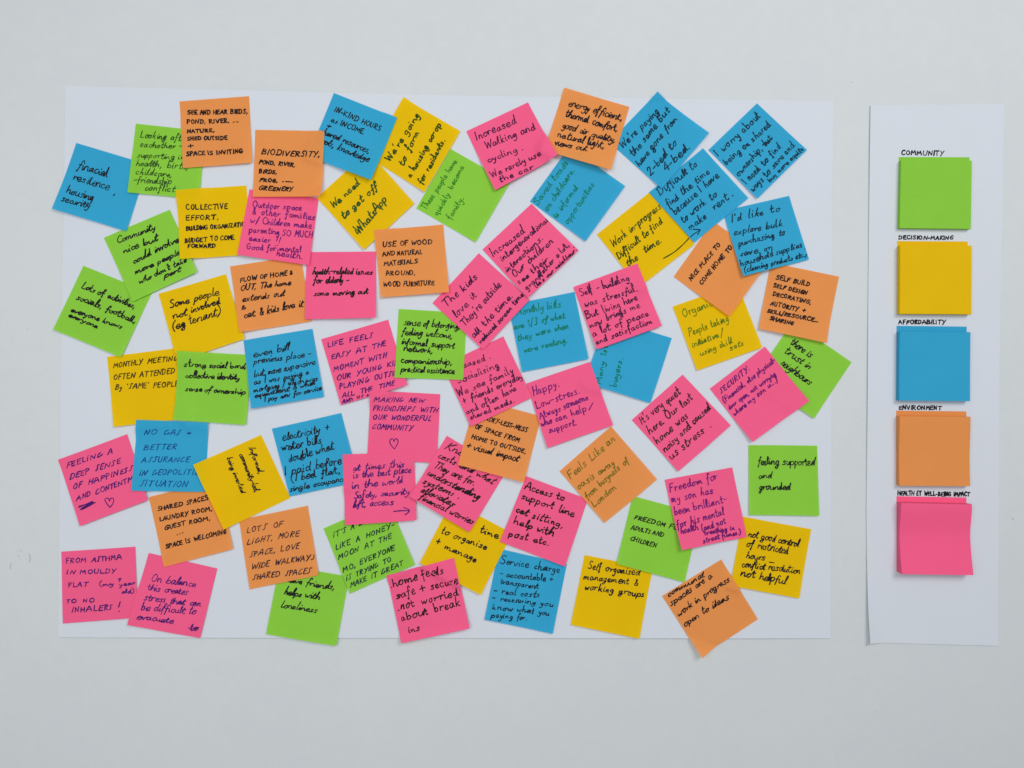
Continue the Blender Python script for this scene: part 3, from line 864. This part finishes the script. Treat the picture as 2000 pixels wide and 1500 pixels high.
 [("Self - building",170,892,642,740,82),("was stressful.",215,1003,722,840,82),("But living here",228,1122,718,930,84),("now brings me",265,1207,748,1002,76),("a lot of peace",285,1288,828,1087,74),("and satisfaction",320,1363,862,1160,68)], [], (4,4,0,0),
 "pink sticky note reading self building was stressful but living here brings me peace"),
]


def build_note(i, rec):
    colour, ink, style, width, (ox, oy, sc), corners, lines, extra, curl, label = rec
    rng = random.Random(100 + i * 7)
    T = lambda x, y: (ox + x / sc, oy + y / sc)
    q = Quad([T(*c) for c in corners], 40 if len(curl) > 4 else 26)
    U, V = q.U, q.V
    bl, br, tl, tr = curl[:4]
    lowv = np.clip((V - .28) / .72, 0, 1); upv = np.clip((.30 - V) / .30, 0, 1)
    lift = (bl * (1 - U) + br * U) * lowv ** 2 + (tl * (1 - U) ** 2 + tr * U ** 2) * upv ** 2
    lift = lift * rng.uniform(.9, 1.9) + 0.5 * np.sin(U * rng.uniform(3, 6) + rng.uniform(0, 6)) * lowv + rng.uniform(0, 1.6) * np.sin(np.pi * np.clip((V - .15) / .85, 0, 1)) + 0.15
    lift = np.maximum(lift, 0)
    if len(curl) > 4:       # a fold across one corner or edge
        where, size, up = curl[4]
        d = {'bl': U + 1 - V, 'tr': 1 - U + V, 'bottom': 1 - V + .1 * U, 'br': 2 - U - V}[where]
        lift = lift + np.where(d < size, up * (size - d) / size, 0)
    q.rest(lift)
    # cut edges are never ruler straight: a fraction of a millimetre of wander along them
    a = [rng.uniform(-.35, .35) for _ in range(4)]
    wx = a[0] * np.sin(V * 3.1) * (1 - U) + a[1] * np.sin(V * 3.1) * U
    wy = a[2] * np.sin(U * 3.1) * (1 - V) + a[3] * np.sin(U * 3.1) * V
    o = q.mesh("sticky_note", NOTE_MAT[colour], wob=(wx, wy))
    tag(o, label, "sticky note", "sticky notes stuck over the large white sheet")
    pw = width / sc * 0.82
    pen = Ink(q, pw, rng)
    hand = (rng.uniform(.74, 1.04), rng.uniform(.15, .75), rng.uniform(-.08, .14), rng.uniform(.8, 1.35))   # x-height, letter choice, lean, looseness
    for ln in lines:
        text, x0, y0, x1, y1, h = ln[:6]
        st = ln[6] if len(ln) > 6 else style
        hh = max(h / sc - pw * (0.9 if text.upper() == text else 0.6), 0.55 * h / sc)
        for s in write_line(text, *T(x0, y0), *T(x1, y1), hh, st, rng, hand):
            pen.stroke(s)
    for s in extra:
        pen.stroke([(*T(x, y), sh) for x, y, sh in poly(s)])
    pen.build("handwriting", ink_mat(INKS[ink]), o)
    return o


for i, rec in enumerate(NOTES):
    build_note(i, rec)

# ------------------------------------------------------------------ legend strip: headings and note pads
class StripSurface:
    def uv(self, x, y):
        x = np.asarray(x, float); y = np.asarray(y, float)
        t = (y - 205) / 1052.0
        xl = 1698.5 - 5 * t; xr = 1960 - 12 * t
        return (x - xl) / (xr - xl), t

    def height(self, u, v):
        return np.array([strip_h(a, b) for a, b in zip(np.atleast_1d(u), np.atleast_1d(v))]) + 0.05


HEADS = [("COMMUNITY", 1760, 303, 1842, 303.5, 10), ("DECISION-MAKING", 1755, 467.5, 1861, 468, 8.5), ("AFFORDABILITY", 1755, 632.5, 1846, 633, 9),
         ("ENVIRONMENT", 1755, 799.5, 1838, 800.5, 9), ("HEALTH ET WELL-BEING IMPACT", 1752.5, 967, 1893, 969, 9.5)]
for i, (t, x0, y0, x1, y1, h) in enumerate(HEADS):
    rng = random.Random(900 + i)
    pen = Ink(StripSurface(), 2.4, rng)
    for s in write_line(t, x0, y0, x1, y1, h - 1.6, 'caps', rng):
        pen.stroke(s)
    pen.build("heading", ink_mat(K), STRIP)


def stripes_mat(name, rgb):
    """cut edge of a block of paper: fine lines between the sheets"""
    m, nt, p, out = new_mat(name)
    base = [v / KLIGHT for v in lin(rgb)]
    tc = nt.nodes.new("ShaderNodeTexCoord")
    mp = nt.nodes.new("ShaderNodeMapping")
    mp.inputs["Scale"].default_value = (30, 1700, 30)
    nt.links.new(tc.outputs["Object"], mp.inputs[0])
    n = nt.nodes.new("ShaderNodeTexNoise")
    n.inputs["Scale"].default_value = 1.0
    n.inputs["Detail"].default_value = 3.0
    nt.links.new(mp.outputs[0], n.inputs["Vector"])
    r = nt.nodes.new("ShaderNodeValToRGB")
    r.color_ramp.elements[0].position = .35; r.color_ramp.elements[1].position = .65
    r.color_ramp.elements[0].color = (*[v * .80 for v in base], 1)
    r.color_ramp.elements[1].color = (*[min(.9, v * 1.08) for v in base], 1)
    nt.links.new(n.outputs["Fac"], r.inputs[0]); nt.links.new(r.outputs[0], p.inputs["Base Color"])
    p.inputs["Roughness"].default_value = .85
    p.inputs["Specular IOR Level"].default_value = .2
    return m


# colour, base corners (tl, tr, br, bl), thickness, thickness profile along v, backing sheet top, label
PADS = [
    ('green', [(1755, 315.5), (1892, 316.5), (1890, 449), (1752, 447.5)], 8.5, lambda u, v: 0.0, [(1755, 307), (1893, 307.5)],
     "green pad of sticky notes under the community heading"),
    ('yellow', [(1751.5, 481.5), (1889.5, 482), (1889.5, 615), (1751, 614)], 11.5, lambda u, v: 0.35 * math.sin(v * 6), [(1752, 471), (1889.4, 472)],
     "yellow pad of sticky notes under the decision-making heading"),
    ('blue', [(1750.5, 648.8), (1887.2, 649.8), (1886.5, 783.2), (1749.5, 782)], 12, lambda u, v: -0.8 * math.sin(v * 3.1) * (1 - .3 * u), [(1750.7, 636.5), (1887.5, 638)],
     "blue pad of sticky notes under the affordability heading"),
    ('orange', [(1750, 812), (1886.8, 813.5), (1886.8, 947.8), (1750, 946.8)], 12, lambda u, v: 1.4 * math.cos(v * 5.0) - 0.6, [(1750, 802), (1886.7, 803.5)],
     "orange pad of sticky notes under the environment heading"),
    ('pink', [(1751, 979.5), (1887.5, 982.5), (1888.5, 1118), (1751, 1116)], 13, lambda u, v: 3.4 * math.cos(min(1, v / .48) * math.pi) + 10.0 * max(0, (v - .45) / .55) ** 1.5, [(1750.7, 969), (1887, 971.5)],
     "pink pad of sticky notes with curling bottom edge under the health heading"),
]
for i, (colour, base, t, prof, back, label) in enumerate(PADS):
    root = bpy.data.objects.new("sticky_note_pad", None)
    cx = sum(p[0] for p in base) / 4; cy = sum(p[1] for p in base) / 4
    scene.collection.objects.link(root)
    root.location = W(cx, cy, 1.2)
    tag(root, label, "note pad", "note pads on the legend strip")
    edge = stripes_mat(colour + "_pad_edge", NOTE_RGB[colour])
    q = Quad(base, 24)
    n = q.n
    P = np.array([[prof(q.U[j, k], q.V[j, k]) for k in range(n + 1)] for j in range(n + 1)])
    q.H = 1.3 + t + P
    # a stack of sheets: the front face plus four walls in a few slightly uneven layers
    rng = random.Random(40 + i)
    layers = 9
    verts, faces, fm = [], [], []
    rim = [(0, k) for k in range(n)] + [(j, n) for j in range(n)] + [(n, n - k) for k in range(n)] + [(n - j, 0) for j in range(n)]
    for j in range(n + 1):
        for k in range(n + 1):
            verts.append(W(q.X[j, k], q.Y[j, k], q.H[j, k]))
    for f in grid_faces(n, n):
        faces.append(f); fm.append(0)
    prev = [j * (n + 1) + k for j, k in rim]
    for L in range(1, layers + 1):
        fr = 1 - L / layers
        ox, oy = rng.uniform(-.28, .28), rng.uniform(-.22, .22)
        cur = []
        for j, k in rim:
            h = 1.3 + (t + P[j, k]) * fr if L < layers else 1.25
            cur.append(len(verts)); verts.append(W(q.X[j, k] + ox, q.Y[j, k] + oy, h))
        for a in range(len(rim)):
            b = (a + 1) % len(rim)
            faces.append((prev[a], prev[b], cur[b], cur[a])); fm.append(1)
        prev = cur
    inv = root.location
    vl = [(v[0] - inv[0], v[1] - inv[1], v[2] - inv[2]) for v in verts]
    blk = link("note_block", vl, faces, PAD_MAT[colour], root)
    blk.data.materials.append(edge)
    blk.data.polygons.foreach_set("material_index", fm)
    # the loose sheet behind the block, standing out above it
    bq = Quad([back[0], back[1], (back[1][0] - 1, base[2][1] - 3), (back[0][0], base[3][1] - 3)], 10)
    bq.H[:] = 1.05
    N = [W(x, y, h) for x, y, h in zip(bq.X.ravel(), bq.Y.ravel(), bq.H.ravel())]
    N2 = [W(x, y, h - .2) for x, y, h in zip(bq.X.ravel(), bq.Y.ravel(), bq.H.ravel())]
    m = len(N)
    ff = grid_faces(10, 10)
    ff += [tuple(a + m for a in reversed(f)) for f in ff]
    rim2 = [k for k in range(10)] + [10 + 11 * j for j in range(10)] + [120 - k for k in range(10)] + [11 * (10 - j) for j in range(10)]
    for a, b in zip(rim2, rim2[1:] + rim2[:1]):
        ff.append((a, b, b + m, a + m))
    vl = [(v[0] - inv[0], v[1] - inv[1], v[2] - inv[2]) for v in N + N2]
    link("backing_sheet", vl, ff, PAD_MAT[colour], root)

# ------------------------------------------------------------------ small marks on the wall
class Flat:
    def uv(self, x, y):
        return np.full(np.shape(x), .5), np.full(np.shape(x), .5)

    def height(self, u, v):
        return np.full(np.shape(u), 0.06)


rng = random.Random(5)
scuff = Ink(Flat(), 1.0, rng)
for s, w in [("57,1082 59,1090 57,1098", 1.2), ("20,1103 21,1111", 1.0), ("21,1101 23,1100", 1.0), ("36,1076 40,1074 43,1078", .7), ("34,1084 38,1088", .6),
             ("1978,1012 1979,1015", 1.0), ("902,1392 903,1394", .9), ("1710,1390 1713,1391", .8), ("240,60 242,61", .8), ("52,640 54,644", .7), ("1662,160 1664,161", .8)]:
    scuff.stroke(poly(s), w)
scuff.build("scuff_mark", ink_mat((168, 174, 176)), WALL)
